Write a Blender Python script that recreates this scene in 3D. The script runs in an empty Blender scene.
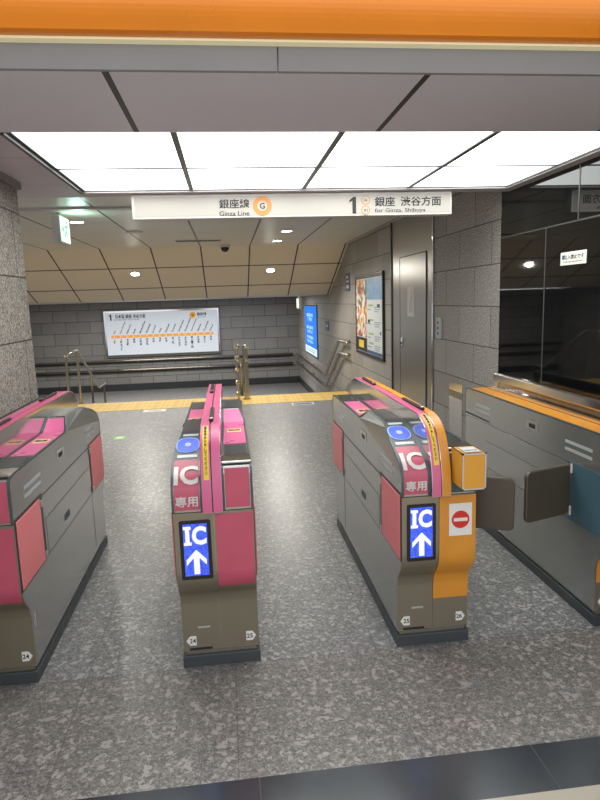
import bpy, bmesh, math, random
from mathutils import Vector, Matrix
random.seed(7)
C = bpy.context.scene.collection
sc = bpy.context.scene
V = Vector

# ------------------------------------------------------------------ camera
def add_camera():
    p, y, r = math.radians(9.378), math.radians(6.527), math.radians(1.857)
    cy, sy, cp, sp = math.cos(y), math.sin(y), math.cos(p), math.sin(p)
    fwd = V((sy*cp, cy*cp, -sp)); right = V((cy, -sy, 0)); down = fwd.cross(right)
    r2 = math.cos(r)*right + math.sin(r)*down
    d2 = -math.sin(r)*right + math.cos(r)*down
    cam = bpy.data.cameras.new('camera'); o = bpy.data.objects.new('camera', cam); C.objects.link(o)
    m = Matrix((( r2.x, -d2.x, -fwd.x, 0), (r2.y, -d2.y, -fwd.y, 0), (r2.z, -d2.z, -fwd.z, 1.6), (0, 0, 0, 1)))
    o.matrix_world = m
    cam.sensor_fit = 'VERTICAL'; cam.sensor_height = 32.0; cam.sensor_width = 24.0
    cam.lens = 606.99/800*32.0
    cam.clip_start = .05; cam.clip_end = 200
    sc.camera = o
add_camera()

# ------------------------------------------------------------------ world, lights, exposure
w = bpy.data.worlds.new('world'); sc.world = w; w.use_nodes = True
w.node_tree.nodes['Background'].inputs[0].default_value = (.9, .92, 1, 1)
w.node_tree.nodes['Background'].inputs[1].default_value = .6
sc.view_settings.view_transform = 'Standard'; sc.view_settings.look = 'None'
sc.view_settings.exposure = 1.3; sc.view_settings.gamma = 1; sc.view_settings.use_curve_mapping = False
PANEL_L = 2.0        # luminous ceiling panels
def area(name, loc, sx, sy, power, col=(1, 1, 1), rot=(0, 0, 0)):
    l = bpy.data.lights.new(name, 'AREA'); l.shape = 'RECTANGLE'; l.size = sx; l.size_y = sy; l.energy = power; l.color = col
    o = bpy.data.objects.new(name, l); C.objects.link(o); o.location = loc; o.rotation_euler = rot
    return o
area('hall_fill', (0.6, -1.8, 3.0), 5.0, 1.6, 15, (1, .97, .92))  # added fill light behind the camera, not a known fitting
area('far_fill', (-1.5, 14.8, 1.685), 6.0, 1.0, 75, (1, .98, .95))  # added fill light to brighten the landing, no fitting there
area('far_fill', (-4.2, 7.5, 2.42), 1.5, 2.5, 40, (1, .96, .9))  # added ambient fill under the left of the far ceiling

# ------------------------------------------------------------------ materials
def srgb(r, g, b):
    f = lambda c: (c/255/12.92) if c/255 <= .04045 else ((c/255+.055)/1.055)**2.4
    return (f(r), f(g), f(b), 1)
def mat(name, col, rough=.5, metal=0, emit=None, es=0, spec=.5, alpha=1, trans=0, coat=0, bump=None, vary=0, vscale=20, aniso=0):
    m = bpy.data.materials.new(name); m.use_nodes = True
    nt = m.node_tree; b = nt.nodes['Principled BSDF']
    b.inputs['Base Color'].default_value = col; b.inputs['Roughness'].default_value = rough
    b.inputs['Metallic'].default_value = metal; b.inputs['Specular IOR Level'].default_value = spec
    b.inputs['Coat Weight'].default_value = coat; b.inputs['Coat Roughness'].default_value = .08
    b.inputs['Transmission Weight'].default_value = trans
    if emit: b.inputs['Emission Color'].default_value = emit; b.inputs['Emission Strength'].default_value = es
    tc = nt.nodes.new('ShaderNodeTexCoord')
    if vary:
        n = nt.nodes.new('ShaderNodeTexNoise'); n.inputs['Scale'].default_value = vscale; n.inputs['Detail'].default_value = 5
        mp = nt.nodes.new('ShaderNodeMapping'); nt.links.new(tc.outputs['Object'], mp.inputs[0]); nt.links.new(mp.outputs[0], n.inputs['Vector'])
        if aniso: mp.inputs['Scale'].default_value = (1, .04, 1) if aniso == 1 else (1, 1, .04)
        r = nt.nodes.new('ShaderNodeMapRange'); r.inputs[1].default_value = .3; r.inputs[2].default_value = .7
        r.inputs[3].default_value = 1-vary; r.inputs[4].default_value = 1+vary*.6
        nt.links.new(n.outputs[0], r.inputs[0])
        mx = nt.nodes.new('ShaderNodeVectorMath'); mx.operation = 'SCALE'; mx.inputs[0].default_value = col[:3]
        nt.links.new(r.outputs[0], mx.inputs['Scale']); nt.links.new(mx.outputs[0], b.inputs['Base Color'])
        r2 = nt.nodes.new('ShaderNodeMapRange'); r2.inputs[1].default_value = .3; r2.inputs[2].default_value = .7
        r2.inputs[3].default_value = max(.02, rough-.06); r2.inputs[4].default_value = rough+.08
        nt.links.new(n.outputs[0], r2.inputs[0]); nt.links.new(r2.outputs[0], b.inputs['Roughness'])
    return m

class NT:
    """small helper for math in node trees"""
    def __init__(s, m): s.m = m; s.nt = m.node_tree; s.b = s.nt.nodes['Principled BSDF']
    def n(s, t, **k):
        x = s.nt.nodes.new(t)
        for a, v in k.items(): setattr(x, a, v)
        return x
    def L(s, a, b): s.nt.links.new(a, b)
    def math(s, op, a, b=None, c=None):
        x = s.n('ShaderNodeMath', operation=op)
        for i, v in enumerate((a, b, c)):
            if v is None: continue
            if isinstance(v, (int, float)): x.inputs[i].default_value = v
            else: s.L(v, x.inputs[i])
        return x.outputs[0]
    def coords(s):
        tc = s.n('ShaderNodeTexCoord'); sp = s.n('ShaderNodeSeparateXYZ'); s.L(tc.outputs['Object'], sp.inputs[0])
        return tc.outputs['Object'], sp.outputs
    def line(s, c, period, phase, width):
        """1 on a joint line at phase + k*period"""
        a = s.math('SUBTRACT', c, phase-period/2); a = s.math('DIVIDE', a, period); a = s.math('FRACT', a)
        a = s.math('SUBTRACT', a, .5); a = s.math('ABSOLUTE', a); a = s.math('MULTIPLY', a, period)
        return s.math('LESS_THAN', a, width/2)
    def ramp(s, f, stops):
        r = s.n('ShaderNodeValToRGB'); e = r.color_ramp.elements
        e[0].position, e[0].color = stops[0]; e[1].position, e[1].color = stops[1]
        for p, c in stops[2:]: x = e.new(p); x.color = c
        s.L(f, r.inputs[0]); return r.outputs[0]
    def mix(s, f, a, b):
        x = s.n('ShaderNodeMix', data_type='RGBA')
        if isinstance(f, (int, float)): x.inputs[0].default_value = f
        else: s.L(f, x.inputs[0])
        for i, v in ((6, a), (7, b)):
            if isinstance(v, tuple): x.inputs[i].default_value = v
            else: s.L(v, x.inputs[i])
        return x.outputs[2]
    def noise(s, vec, scale, detail=3, rough=.6):
        x = s.n('ShaderNodeTexNoise'); x.inputs['Scale'].default_value = scale; x.inputs['Detail'].default_value = detail
        x.inputs['Roughness'].default_value = rough; s.L(vec, x.inputs['Vector']); return x.outputs[0]
    def vor(s, vec, scale, out='Color'):
        x = s.n('ShaderNodeTexVoronoi'); x.inputs['Scale'].default_value = scale; s.L(vec, x.inputs['Vector']); return x.outputs[out]

def m_granite_floor():
    m = mat('granite_floor', srgb(120, 118, 115), .32); t = NT(m); vec, sp = t.coords()
    dn = t.n('ShaderNodeTexNoise'); dn.inputs['Scale'].default_value = 45; t.L(vec, dn.inputs['Vector'])
    ad = t.n('ShaderNodeVectorMath', operation='MULTIPLY_ADD'); t.L(dn.outputs['Color'], ad.inputs[0]); ad.inputs[1].default_value = (.03, .03, .03); t.L(vec, ad.inputs[2])
    v2 = ad.outputs[0]
    a = t.noise(v2, 90, 6, .85)
    base = t.ramp(a, [(.38, srgb(70, 70, 71)), (.5, srgb(115, 115, 114)), (.62, srgb(168, 167, 164))])
    c = t.vor(v2, 56); s2 = t.n('ShaderNodeSeparateColor'); t.L(c, s2.inputs[0])
    fl = t.math('GREATER_THAN', s2.outputs[0], .86)
    c4 = t.noise(vec, 2.3, 2)
    flc = t.mix(c4, srgb(178, 180, 182), srgb(172, 160, 150))
    base = t.mix(t.math('MULTIPLY', fl, .7), base, flc)
    c3 = t.vor(v2, 75); s3 = t.n('ShaderNodeSeparateColor'); t.L(c3, s3.inputs[0])
    dk = t.math('GREATER_THAN', s3.outputs[0], .84)
    base = t.mix(t.math('MULTIPLY', dk, .5), base, srgb(88, 88, 92))
    near = t.math('LESS_THAN', sp[1], 2.512)      # warmer slabs laid in front of the gates
    ml = t.n('ShaderNodeMix', data_type='RGBA', blend_type='MULTIPLY'); t.L(t.math('MULTIPLY', near, 1.0), ml.inputs[0]); t.L(base, ml.inputs[6]); ml.inputs[7].default_value = (.94, .89, .83, 1); base = ml.outputs[2]
    pn = t.noise(vec, .9, 3)
    j1 = t.line(sp[0], .646, -.04, .005); j2 = t.line(sp[1], .52, 2.512, .005)
    j = t.math('MAXIMUM', j1, j2)
    base = t.mix(t.math('MULTIPLY', j, .6), base, srgb(76, 74, 72))
    t.L(base, t.b.inputs['Base Color'])
    r = t.math('MULTIPLY_ADD', pn, .16, .30); t.L(r, t.b.inputs['Roughness'])
    return m
def m_stone_wall(name, uaxis, pu, pv, u0, v0, c1, c2, c3, offset=.5, lw=.008):
    m = mat(name, c2, .6); t = NT(m); vec, sp = t.coords()
    row = t.math('FLOOR', t.math('DIVIDE', t.math('SUBTRACT', sp[2], v0), pv))
    odd = t.math('FRACT', t.math('MULTIPLY', row, .5)); sh = t.math('MULTIPLY', odd, 2*offset*pu)
    u = t.math('ADD', sp[uaxis], sh)
    j = t.math('MAXIMUM', t.line(u, pu, u0, lw), t.line(sp[2], pv, v0, lw))
    col = t.math('FLOOR', t.math('DIVIDE', t.math('SUBTRACT', u, u0), pu))
    wn = t.n('ShaderNodeTexWhiteNoise', noise_dimensions='2D'); cb = t.n('ShaderNodeCombineXYZ'); t.L(row, cb.inputs[0]); t.L(col, cb.inputs[1]); t.L(cb.outputs[0], wn.inputs['Vector'])
    a = t.noise(vec, 80, 4, .8)
    base = t.ramp(a, [(.40, c1), (.5, c2), (.60, c3)])
    vv = t.math('MULTIPLY_ADD', wn.outputs[0], .24, -.12)
    hs = t.n('ShaderNodeHueSaturation'); t.L(base, hs.inputs['Color']); t.L(t.math('ADD', vv, 1.0), hs.inputs['Value'])
    base = t.mix(j, hs.outputs[0], srgb(60, 58, 56))
    t.L(base, t.b.inputs['Base Color'])
    bp = t.n('ShaderNodeBump'); bp.inputs['Strength'].default_value = .5; bp.inputs['Distance'].default_value = .004
    t.L(t.math('SUBTRACT', 1, j), bp.inputs['Height']); t.L(bp.outputs[0], t.b.inputs['Normal'])
    return m
def m_panels(name, col, rough, metal, jx, jy, jc=srgb(30, 28, 26)):
    """flat panels; jx / jy = (axis, period, phase, width)"""
    m = mat(name, col, rough, metal); t = NT(m); vec, sp = t.coords(); j = None
    for a in list(jx)+list(jy):
        l = t.line(sp[a[0]], a[1], a[2], a[3]); l = t.math('MULTIPLY', l, a[4]); j = l if j is None else t.math('MAXIMUM', j, l)
    n = t.noise(vec, .8, 2); hs = t.n('ShaderNodeHueSaturation'); hs.inputs['Color'].default_value = col
    t.L(t.math('MULTIPLY_ADD', n, .12, .94), hs.inputs['Value'])
    if j is not None: t.L(t.mix(j, hs.outputs[0], jc), t.b.inputs['Base Color'])
    return m
def m_led():
    m = mat('led_display', (0.01, .01, .05, 1), .4); t = NT(m); vec, sp = t.coords()
    n = t.noise(vec, 160, 2, .5)
    c = t.ramp(n, [(.4, srgb(40, 55, 205)), (.6, srgb(70, 110, 235))])
    t.L(c, t.b.inputs['Emission Color']); t.b.inputs['Emission Strength'].default_value = .5
    return m
def m_reader():
    m = mat('reader_glow', (0.0, .01, .08, 1), .25); t = NT(m)
    t.b.inputs['Emission Color'].default_value = srgb(5, 80, 235); t.b.inputs['Emission Strength'].default_value = .34
    return m

M = {}
M['floor'] = m_granite_floor()
M['band'] = mat('polished_black_stone', srgb(60, 64, 68), .2, vary=.2, vscale=3)
M['beige'] = m_panels('beige_tile', srgb(176, 168, 150), .35, 0, [(0, .6, .06, .004, 1)], [(1, .6, 1.55, .004, 1)], srgb(110, 105, 98))
M['stone_r'] = m_stone_wall('granite_wall_right', 1, .64, .3135, 4.80, 2.13, srgb(96, 93, 89), srgb(142, 138, 132), srgb(192, 188, 181))
M['stone_f'] = m_stone_wall('granite_wall_far', 0, .64, .3135, .1, 2.13, srgb(100, 99, 97), srgb(128, 126, 123), srgb(155, 153, 150), lw=.012)
M['stone_l'] = m_stone_wall('granite_column', 1, .9, .385, 3.93, 1.79, srgb(92, 86, 80), srgb(138, 131, 123), srgb(186, 178, 168), lw=.009)
M['ceil'] = m_panels('grey_metal_ceiling', srgb(190, 184, 184), .5, .0, [(0, .0001, 0, 0, 0)], [])
M['ceil_in'] = m_panels('grey_metal_ceiling_front', srgb(216, 216, 224), .45, .0, [(0, 1.01, -.33, .022, 1)], [])
M['ceil_l'] = m_panels('grey_metal_ceiling_side', srgb(214, 210, 216), .5, .0, [(1, .74, 3.45, .006, .5)], [])
M['ceil_far'] = m_panels('beige_ceiling', srgb(218, 214, 206), .38, 0, [(0, .772, -.36, .022, 1)], [(1, 1.05, 5.8, .010, .6)])
M['ceil_slope'] = m_panels('beige_slope', srgb(222, 211, 192), .45, 0, [(0, .772, -.36, .022, 1)], [(2, .31, 2.2, .014, .9)])
M['light'] = mat('luminous_panel', (.8, .8, .8, 1), .4, emit=(.96, 1, .97, 1), es=PANEL_L)
M['orange_l'] = mat('orange_gloss', srgb(236, 136, 20), .3, vary=.06, vscale=3)
M['ivory'] = mat('ivory_edge', srgb(225, 215, 175), .4, emit=srgb(235, 225, 180), es=.12)
M['fascia'] = mat('fascia_grey', srgb(140, 138, 136), .45, vary=.06, vscale=4)
M['steel'] = mat('brushed_steel', srgb(176, 177, 174), .24, .85)
M['steel_v'] = mat('brushed_steel_vertical', srgb(146, 143, 136), .30, .65)
M['steel_p'] = mat('polished_steel', srgb(205, 203, 200), .12, 1)
M['dark_steel'] = mat('dark_edge', srgb(74, 84, 86), .35, .3)
M['plinth'] = mat('plinth_grey', srgb(62, 67, 68), .45, vary=.12, vscale=12)
M['olive'] = mat('olive_front', srgb(140, 132, 112), .3, .55)
M['pink'] = mat('pink_shaded', srgb(188, 82, 102), .36, vary=.08, vscale=10)  # the gate pink with the dimmer light on the fronts painted in
M['pink_t'] = mat('pink_lit', srgb(212, 102, 148), .3, vary=.05, vscale=9)  # same pink, lightened for the white light falling on the tops
M['pink_c'] = mat('pink_half_lit', srgb(206, 96, 136), .34)  # same pink, toned between lit tops and dim fronts
M['salmon'] = mat('salmon_flap', srgb(216, 120, 122), .45)
M['orange'] = mat('orange_front', srgb(212, 142, 46), .38, vary=.06, vscale=9)
M['box_or'] = mat('box_orange', srgb(214, 152, 48), .45)
M['yellow'] = mat('yellow_sticker', srgb(232, 200, 50), .5)
M['cream'] = mat('cream_sticker', srgb(228, 222, 150), .5)
M['white'] = mat('white_paint', srgb(226, 224, 214), .5)
M['black'] = mat('black_gloss', srgb(16, 17, 20), .18)
M['ink'] = mat('black_ink', srgb(28, 28, 30), .5)
M['grey_ink'] = mat('grey_ink', srgb(90, 92, 98), .5)
M['dgrey'] = mat('reader_housing', srgb(52, 54, 58), .3)
M['slot'] = mat('slot_tray', srgb(70, 76, 80), .25, .3)
M['brown'] = mat('brown_flap', srgb(84, 76, 64), .3, .2)
M['blue_side'] = mat('blue_pocket', srgb(64, 92, 102), .35)
M['louver'] = mat('louver_light', srgb(178, 182, 180), .4, .3)
M['led'] = m_led()
M['led_w'] = mat('led_white', (.3, .3, .3, 1), .5, emit=srgb(225, 225, 255), es=.42)
M['read'] = m_reader()
M['read_ring'] = mat('reader_ring', srgb(140, 180, 240), .3)
M['read_c'] = mat('reader_centre', (.2, .2, .5, 1), .3, emit=srgb(130, 140, 255), es=.42)
M['red'] = mat('red_paint', srgb(208, 44, 36), .45)
M['glass'] = mat('black_glass', srgb(13, 14, 15), .03, 0, spec=.55)
M['seam'] = mat('silver_seam', srgb(80, 80, 78), .4, .5)
M['sign_box'] = mat('sign_housing', srgb(206, 204, 198), .4, .2)
M['sign_face'] = mat('sign_face', srgb(178, 173, 165), .45, emit=srgb(220, 215, 205), es=.02)
M['sign_or'] = mat('sign_orange', srgb(206, 140, 72), .5)
M['map_face'] = mat('map_face', srgb(200, 206, 212), .4, emit=srgb(196, 206, 216), es=.14)
M['map_or'] = mat('map_orange', srgb(236, 160, 40), .5, emit=srgb(236, 160, 40), es=.1)
M['map_red'] = mat('map_red', srgb(210, 60, 60), .5)
M['screen'] = mat('screen_blue', srgb(10, 60, 160), .2, emit=srgb(20, 125, 225), es=.38)
M['screen_w'] = mat('screen_white', (.5, .5, .5, 1), .3, emit=srgb(190, 225, 250), es=.36)
M['screen_t'] = mat('screen_text', (.3, .4, .6, 1), .3, emit=srgb(120, 185, 250), es=.38)
M['exit_w'] = mat('exit_white', (.6, .6, .6, 1), .3, emit=srgb(225, 255, 235), es=.42)
M['exit_g'] = mat('exit_green', srgb(10, 130, 70), .3, emit=srgb(20, 170, 90), es=.32)
M['lamp'] = mat('lamp_disc', (1, 1, 1, 1), .4, emit=(1, .96, .88, 1), es=14)
M['tactile'] = mat('tactile_yellow', srgb(214, 178, 84), .55)
M['base_dark'] = mat('dark_skirting', srgb(48, 50, 52), .35)
M['bluesign'] = mat('blue_sign', srgb(62, 84, 130), .5)
M['green'] = mat('green_sticker', srgb(150, 215, 110), .5)
M['wallgrey'] = mat('dark_wall_paint', srgb(86, 84, 82), .6)
M['paper'] = mat('paper', srgb(205, 205, 200), .6)
M['glassrail'] = mat('clear_panel', (.9, .93, .95, 1), .03, trans=1.0)

# tactile stripes
t = NT(M['tactile']); vec, sp = t.coords()
j = t.math('MAXIMUM', t.line(sp[0], .3, 0, .012), t.line(sp[1], .2833, 9.45, .012))
st = t.line(sp[0], .075, 0, .03)
c = t.mix(t.math('MULTIPLY', st, .35), srgb(212, 178, 92), srgb(232, 204, 130)); c = t.mix(t.math('MULTIPLY', j, .6), c, srgb(140, 120, 70)); t.L(c, t.b.inputs['Base Color'])
bp_ = t.n('ShaderNodeBump'); bp_.inputs['Strength'].default_value = .6; bp_.inputs['Distance'].default_value = .005; t.L(st, bp_.inputs['Height']); t.L(bp_.outputs[0], t.b.inputs['Normal'])

# ------------------------------------------------------------------ mesh helpers
def tag(o, label=None, cat=None, group=None, kind=None):
    if label: o['label'] = label
    if cat: o['category'] = cat
    if group: o['group'] = group
    if kind: o['kind'] = kind
    return o
def thing(name, loc, label, cat, group=None, rz=0):
    o = bpy.data.objects.new(name, None); C.objects.link(o); o.empty_display_size = .1
    o.location = loc; o.rotation_euler = (0, 0, rz); return tag(o, label, cat, group)
def obj(name, bm, m, parent=None, bevel=0, smooth=False, seg=2, label=None):
    bmesh.ops.recalc_face_normals(bm, faces=bm.faces)
    me = bpy.data.meshes.new(name); bm.to_mesh(me); bm.free()
    for x in (m if isinstance(m, (list, tuple)) else [m]): me.materials.append(x)
    o = bpy.data.objects.new(name, me); C.objects.link(o)
    if parent: o.parent = parent
    if smooth:
        for p in me.polygons: p.use_smooth = True
    if bevel:
        b = o.modifiers.new('bevel', 'BEVEL'); b.width = bevel; b.segments = seg; b.limit_method = 'ANGLE'; b.angle_limit = math.radians(40); b.harden_normals = False
    if label: o['label'] = label
    return o
def box(bm, x0, x1, y0, y1, z0, z1, mi=0):
    vs = [bm.verts.new((x, y, z)) for x in (x0, x1) for y in (y0, y1) for z in (z0, z1)]
    for f in ((0, 1, 3, 2), (4, 6, 7, 5), (0, 4, 5, 1), (2, 3, 7, 6), (0, 2, 6, 4), (1, 5, 7, 3)):
        fc = bm.faces.new([vs[i] for i in f]); fc.material_index = mi
    return vs
def bx(name, x0, x1, y0, y1, z0, z1, m, parent=None, bevel=0, label=None):
    bm = bmesh.new(); box(bm, x0, x1, y0, y1, z0, z1); return obj(name, bm, m, parent, bevel, label=label)
def struct(name, x0, x1, y0, y1, z0, z1, m, bevel=0):
    o = bx(name, x0, x1, y0, y1, z0, z1, m, None, bevel); o['kind'] = 'structure'; return o
def prism_x(bm, prof, x0, x1, mi=0):
    """extrude a closed (y,z) outline from x0 to x1"""
    a = [bm.verts.new((x0, y, z)) for y, z in prof]; b = [bm.verts.new((x1, y, z)) for y, z in prof]
    n = len(prof)
    bm.faces.new(a[::-1]).material_index = mi; bm.faces.new(b).material_index = mi
    for i in range(n): bm.faces.new([a[i], a[(i+1) % n], b[(i+1) % n], b[i]]).material_index = mi
def cyl(bm, p0, p1, r, n=16, r2=None):
    p0, p1 = V(p0), V(p1); d = (p1-p0); L = d.length
    q = d.to_track_quat('Z', 'Y').to_matrix().to_4x4(); q.translation = (p0+p1)/2
    bmesh.ops.create_cone(bm, cap_ends=True, segments=n, radius1=r, radius2=r if r2 is None else r2, depth=L, matrix=q)
def tube(name, pts, r, m, parent=None, n=14, closed=False):
    """pipe along a polyline with rounded bends"""
    P = [V(p) for p in pts]; Q = []
    for i, p in enumerate(P):
        if 0 < i < len(P)-1:
            a, b = (P[i-1]-p), (P[i+1]-p); k = min(.06+r, a.length*.45, b.length*.45)
            s, e = p+a.normalized()*k, p+b.normalized()*k
            for q in range(6):
                u = q/5; Q.append((1-u)**2*s+2*u*(1-u)*p+u*u*e)
        else: Q.append(p)
    bm = bmesh.new(); rings = []
    up = None
    for i, p in enumerate(Q):
        d = (Q[min(i+1, len(Q)-1)]-Q[max(i-1, 0)]).normalized()
        if up is None: up = d.orthogonal().normalized()
        up = (up-d*up.dot(d)).normalized(); sd = d.cross(up)
        rings.append([bm.verts.new(p+r*(math.cos(2*math.pi*k/n)*up+math.sin(2*math.pi*k/n)*sd)) for k in range(n)])
    for a, b in zip(rings, rings[1:]):
        for k in range(n): bm.faces.new([a[k], a[(k+1) % n], b[(k+1) % n], b[k]])
    bm.faces.new(rings[0][::-1]); bm.faces.new(rings[-1])
    o = obj(name, bm, m, parent, smooth=False)
    for p in o.data.polygons: p.use_smooth = len(p.vertices) == 4
    return o
def smooth_curve(pts, k=5):
    """Catmull-Rom resample of 2D points"""
    out = []
    for i in range(len(pts)-1):
        p0 = pts[max(i-1, 0)]; p1 = pts[i]; p2 = pts[i+1]; p3 = pts[min(i+2, len(pts)-1)]
        for j in range(k):
            t_ = j/k
            out.append(tuple(.5*((2*p1[a])+(-p0[a]+p2[a])*t_+(2*p0[a]-5*p1[a]+4*p2[a]-p3[a])*t_*t_+(-p0[a]+3*p1[a]-3*p2[a]+p3[a])*t_**3) for a in (0, 1)))
    out.append(pts[-1]); return out
def arc_pos(poly, s):
    """point and unit normal (pointing left of travel) at arc length s of (y,z) polyline"""
    for a, b in zip(poly, poly[1:]):
        L = math.hypot(b[0]-a[0], b[1]-a[1])
        if s <= L or (a, b) == (poly[-2], poly[-1]):
            t_ = s/L; ty, tz = (b[0]-a[0])/L, (b[1]-a[1])/L
            return (a[0]+ty*s, a[1]+tz*s), (-tz, ty)
        s -= L
def arc_len(poly): return sum(math.hypot(b[0]-a[0], b[1]-a[1]) for a, b in zip(poly, poly[1:]))
def strip(name, x0, x1, poly, s0, s1, off, m, parent, thick=.003, n=None, label=None, bevel=0):
    """thin sheet following a profile between arc lengths s0..s1, lying `off` above it"""
    n = n or max(2, int((s1-s0)/.012)); bm = bmesh.new(); R = []
    for i in range(n+1):
        (y, z), (ny, nz) = arc_pos(poly, s0+(s1-s0)*i/n)
        R.append([bm.verts.new((x, y+ny*o, z+nz*o)) for x, o in ((x0, off), (x1, off), (x1, off-thick), (x0, off-thick))])
    for a, b in zip(R, R[1:]):
        for k in range(4): bm.faces.new([a[k], b[k], b[(k+1) % 4], a[(k+1) % 4]])
    bm.faces.new(R[0]); bm.faces.new(R[-1][::-1])
    return obj(name, bm, m, parent, label=label, bevel=bevel)
def text_bm(body, size, bold=0.0, align='CENTER', depth=.0006, sx=1.0, spacing=1.0):
    cu = bpy.data.curves.new('lettering', 'FONT'); cu.body = body; cu.size = size; cu.align_x = align; cu.align_y = 'CENTER'
    cu.offset = bold*size; cu.extrude = depth; cu.resolution_u = 3; cu.space_character = spacing
    o = bpy.data.objects.new('lettering', cu); C.objects.link(o)
    dg = bpy.context.evaluated_depsgraph_get(); dg.update()
    me = bpy.data.meshes.new_from_object(o.evaluated_get(dg))
    bm = bmesh.new(); bm.from_mesh(me)
    bpy.data.meshes.remove(me); bpy.data.objects.remove(o); bpy.data.curves.remove(cu)
    if sx != 1:
        for v in bm.verts: v.co.x *= sx
    return bm
def place(bm, loc, u, v):
    """map text-plane x,y to world directions u,v"""
    u = V(u).normalized(); v = V(v).normalized(); n = u.cross(v)
    m = Matrix(((u.x, v.x, n.x, loc[0]), (u.y, v.y, n.y, loc[1]), (u.z, v.z, n.z, loc[2]), (0, 0, 0, 1)))
    bm.transform(m); return bm
def fit(bm, W, H):
    xs = [v.co.x for v in bm.verts]; ys = [v.co.y for v in bm.verts]
    if not xs: return bm
    cx, cy = (max(xs)+min(xs))/2, (max(ys)+min(ys))/2; kx = W/max(1e-6, max(xs)-min(xs)); ky = H/max(1e-6, max(ys)-min(ys))
    for q in bm.verts: q.co.x = (q.co.x-cx)*kx; q.co.y = (q.co.y-cy)*ky
    return bm
def text(name, body, W, H, loc, u, v, m, parent, bold=.0):
    bm = fit(text_bm(body, .1, bold), W, H); place(bm, loc, u, v); return obj(name, bm, m, parent)
def merge(dst, src):
    me = bpy.data.meshes.new('tmp'); src.to_mesh(me); src.free(); dst.from_mesh(me); bpy.data.meshes.remove(me)
def disc_pts(cx, cy, rx, ry, n=32): return [(cx+rx*math.cos(2*math.pi*i/n), cy+ry*math.sin(2*math.pi*i/n)) for i in range(n)]
def flat(bm, pts, th=.0012):
    a = [bm.verts.new((x, y, 0)) for x, y in pts]; b = [bm.verts.new((x, y, th)) for x, y in pts]; n = len(pts)
    bm.faces.new(a[::-1]); bm.faces.new(b)
    for i in range(n): bm.faces.new([a[i], a[(i+1) % n], b[(i+1) % n], b[i]])
def rect_pts(x0, x1, y0, y1, r=0, k=5):
    if r == 0: return [(x0, y0), (x1, y0), (x1, y1), (x0, y1)]
    out = []
    for cx, cy, a0 in ((x1-r, y0+r, -90), (x1-r, y1-r, 0), (x0+r, y1-r, 90), (x0+r, y0+r, 180)):
        for i in range(k+1):
            a = math.radians(a0+90*i/k); out.append((cx+r*math.cos(a), cy+r*math.sin(a)))
    return out
def plate(name, pts, loc, u, v, m, parent, th=.0012):
    bm = bmesh.new(); flat(bm, pts, th); place(bm, loc, u, v); return obj(name, bm, m, parent)

# ================================================================== SETTING
XR, YF, ZL = 2.0, 17.3, -.76
# floors
bm = bmesh.new(); box(bm, -6, 2.0, 1.84, 9.45, -.25, 0); tag(obj('floor', bm, M['floor']), kind='structure')
bm = bmesh.new(); box(bm, -6, 4.0, 1.636, 1.84, -.25, 0)
for xs in (-1.9, -.935, .03, 1.0, 1.965):
    box(bm, xs-.0015, xs+.0015, 1.636, 1.84, .0, .0006, 1)
tag(obj('trim_1', bm, [M['band'], M['seam']]), kind='structure')
struct('floor', -6, 4.0, -4.0, 1.636, -.25, 0, M['beige'])
struct('trim_2', -6, 2.0, 9.45, 10.30, -.25, .004, M['tactile'])
struct('trim_3', -6, 2.0, 10.30, 10.37, -.25, .002, M['seam'])
bm = bmesh.new()
for k in range(1, 5):
    z = -.152*k; y = 10.37+.33*(k-1)
    box(bm, -6, 2.0, y, y+.33, ZL-.2, z)
tag(obj('floor_stairs', bm, M['floor']), kind='structure')
struct('floor_landing', -6, 2.0, 11.69, YF, ZL-.2, ZL, M['floor'])
# right wall: stone near, steel door bay, stone far
def wall_yz(name, y0, y1, z0, z1, m, x=XR, th=.2): return struct(name, x, x+th, y0, y1, z0, z1, m)
wall_yz('wall_right', 4.33, 5.77, -.25, 2.9, M['stone_r'])
wall_yz('wall_right_far', 7.30, YF+.2, ZL-.2, 2.9, M['stone_r'])
# black glass wall
wall_yz('wall_right_glass', 1.0, 4.33, -.25, 2.9, M['glass'], XR)
bm = bmesh.new()
box(bm, XR-.002, XR+.01, 1.0, 4.33, 1.988, 1.998)
box(bm, XR-.002, XR+.01, 3.685, 3.697, 0, 1.99); box(bm, XR-.002, XR+.01, 3.335, 3.347, 1.99, 2.6); box(bm, XR-.002, XR+.01, 2.1, 2.112, 1.99, 2.6); box(bm, XR-.002, XR+.01, 2.3, 2.312, 0, 1.99)
tag(obj('trim_4', bm, M['seam']), kind='structure')
struct('wall_far', -6.2, 2.2, YF, YF+.2, ZL-.2, 2.9, M['stone_f'])
struct('wall_left', -6.2, -6, 4.27, YF, ZL-.2, 2.9, M['stone_r'])
struct('baseboard_far', -6, 2.0, YF-.02, YF, ZL, ZL+.19, M['base_dark'])
struct('baseboard_right', XR-.02, XR, 12.0, YF-.02, ZL, ZL+.17, M['base_dark'])
# stair-side skirting on the right wall (triangle)
bm = bmesh.new(); prism_x(bm, [(9.6, 0.0), (9.6, .28), (9.72, .28), (12.0, ZL+.17), (12.0, ZL), (11.6, ZL), (10.37, 0)], XR-.015, XR-.001)
tag(obj('baseboard_stairs', bm, M['steel_v']), kind='structure')
# left column block
bm = bmesh.new(); box(bm, -2.4, -1.245, 1.2, 4.075, 0, 2.325)
tag(obj('wall_left_column', bm, M['stone_l'], bevel=.004), kind='structure')
struct('trim_5', -2.42, -1.225, 1.18, 4.10, 2.325, 2.37, M['fascia'])
# ceilings
struct('ceiling_front', -.87, 2.0, 2.03, 2.70, 2.30, 2.42, M['ceil_in'])
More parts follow.
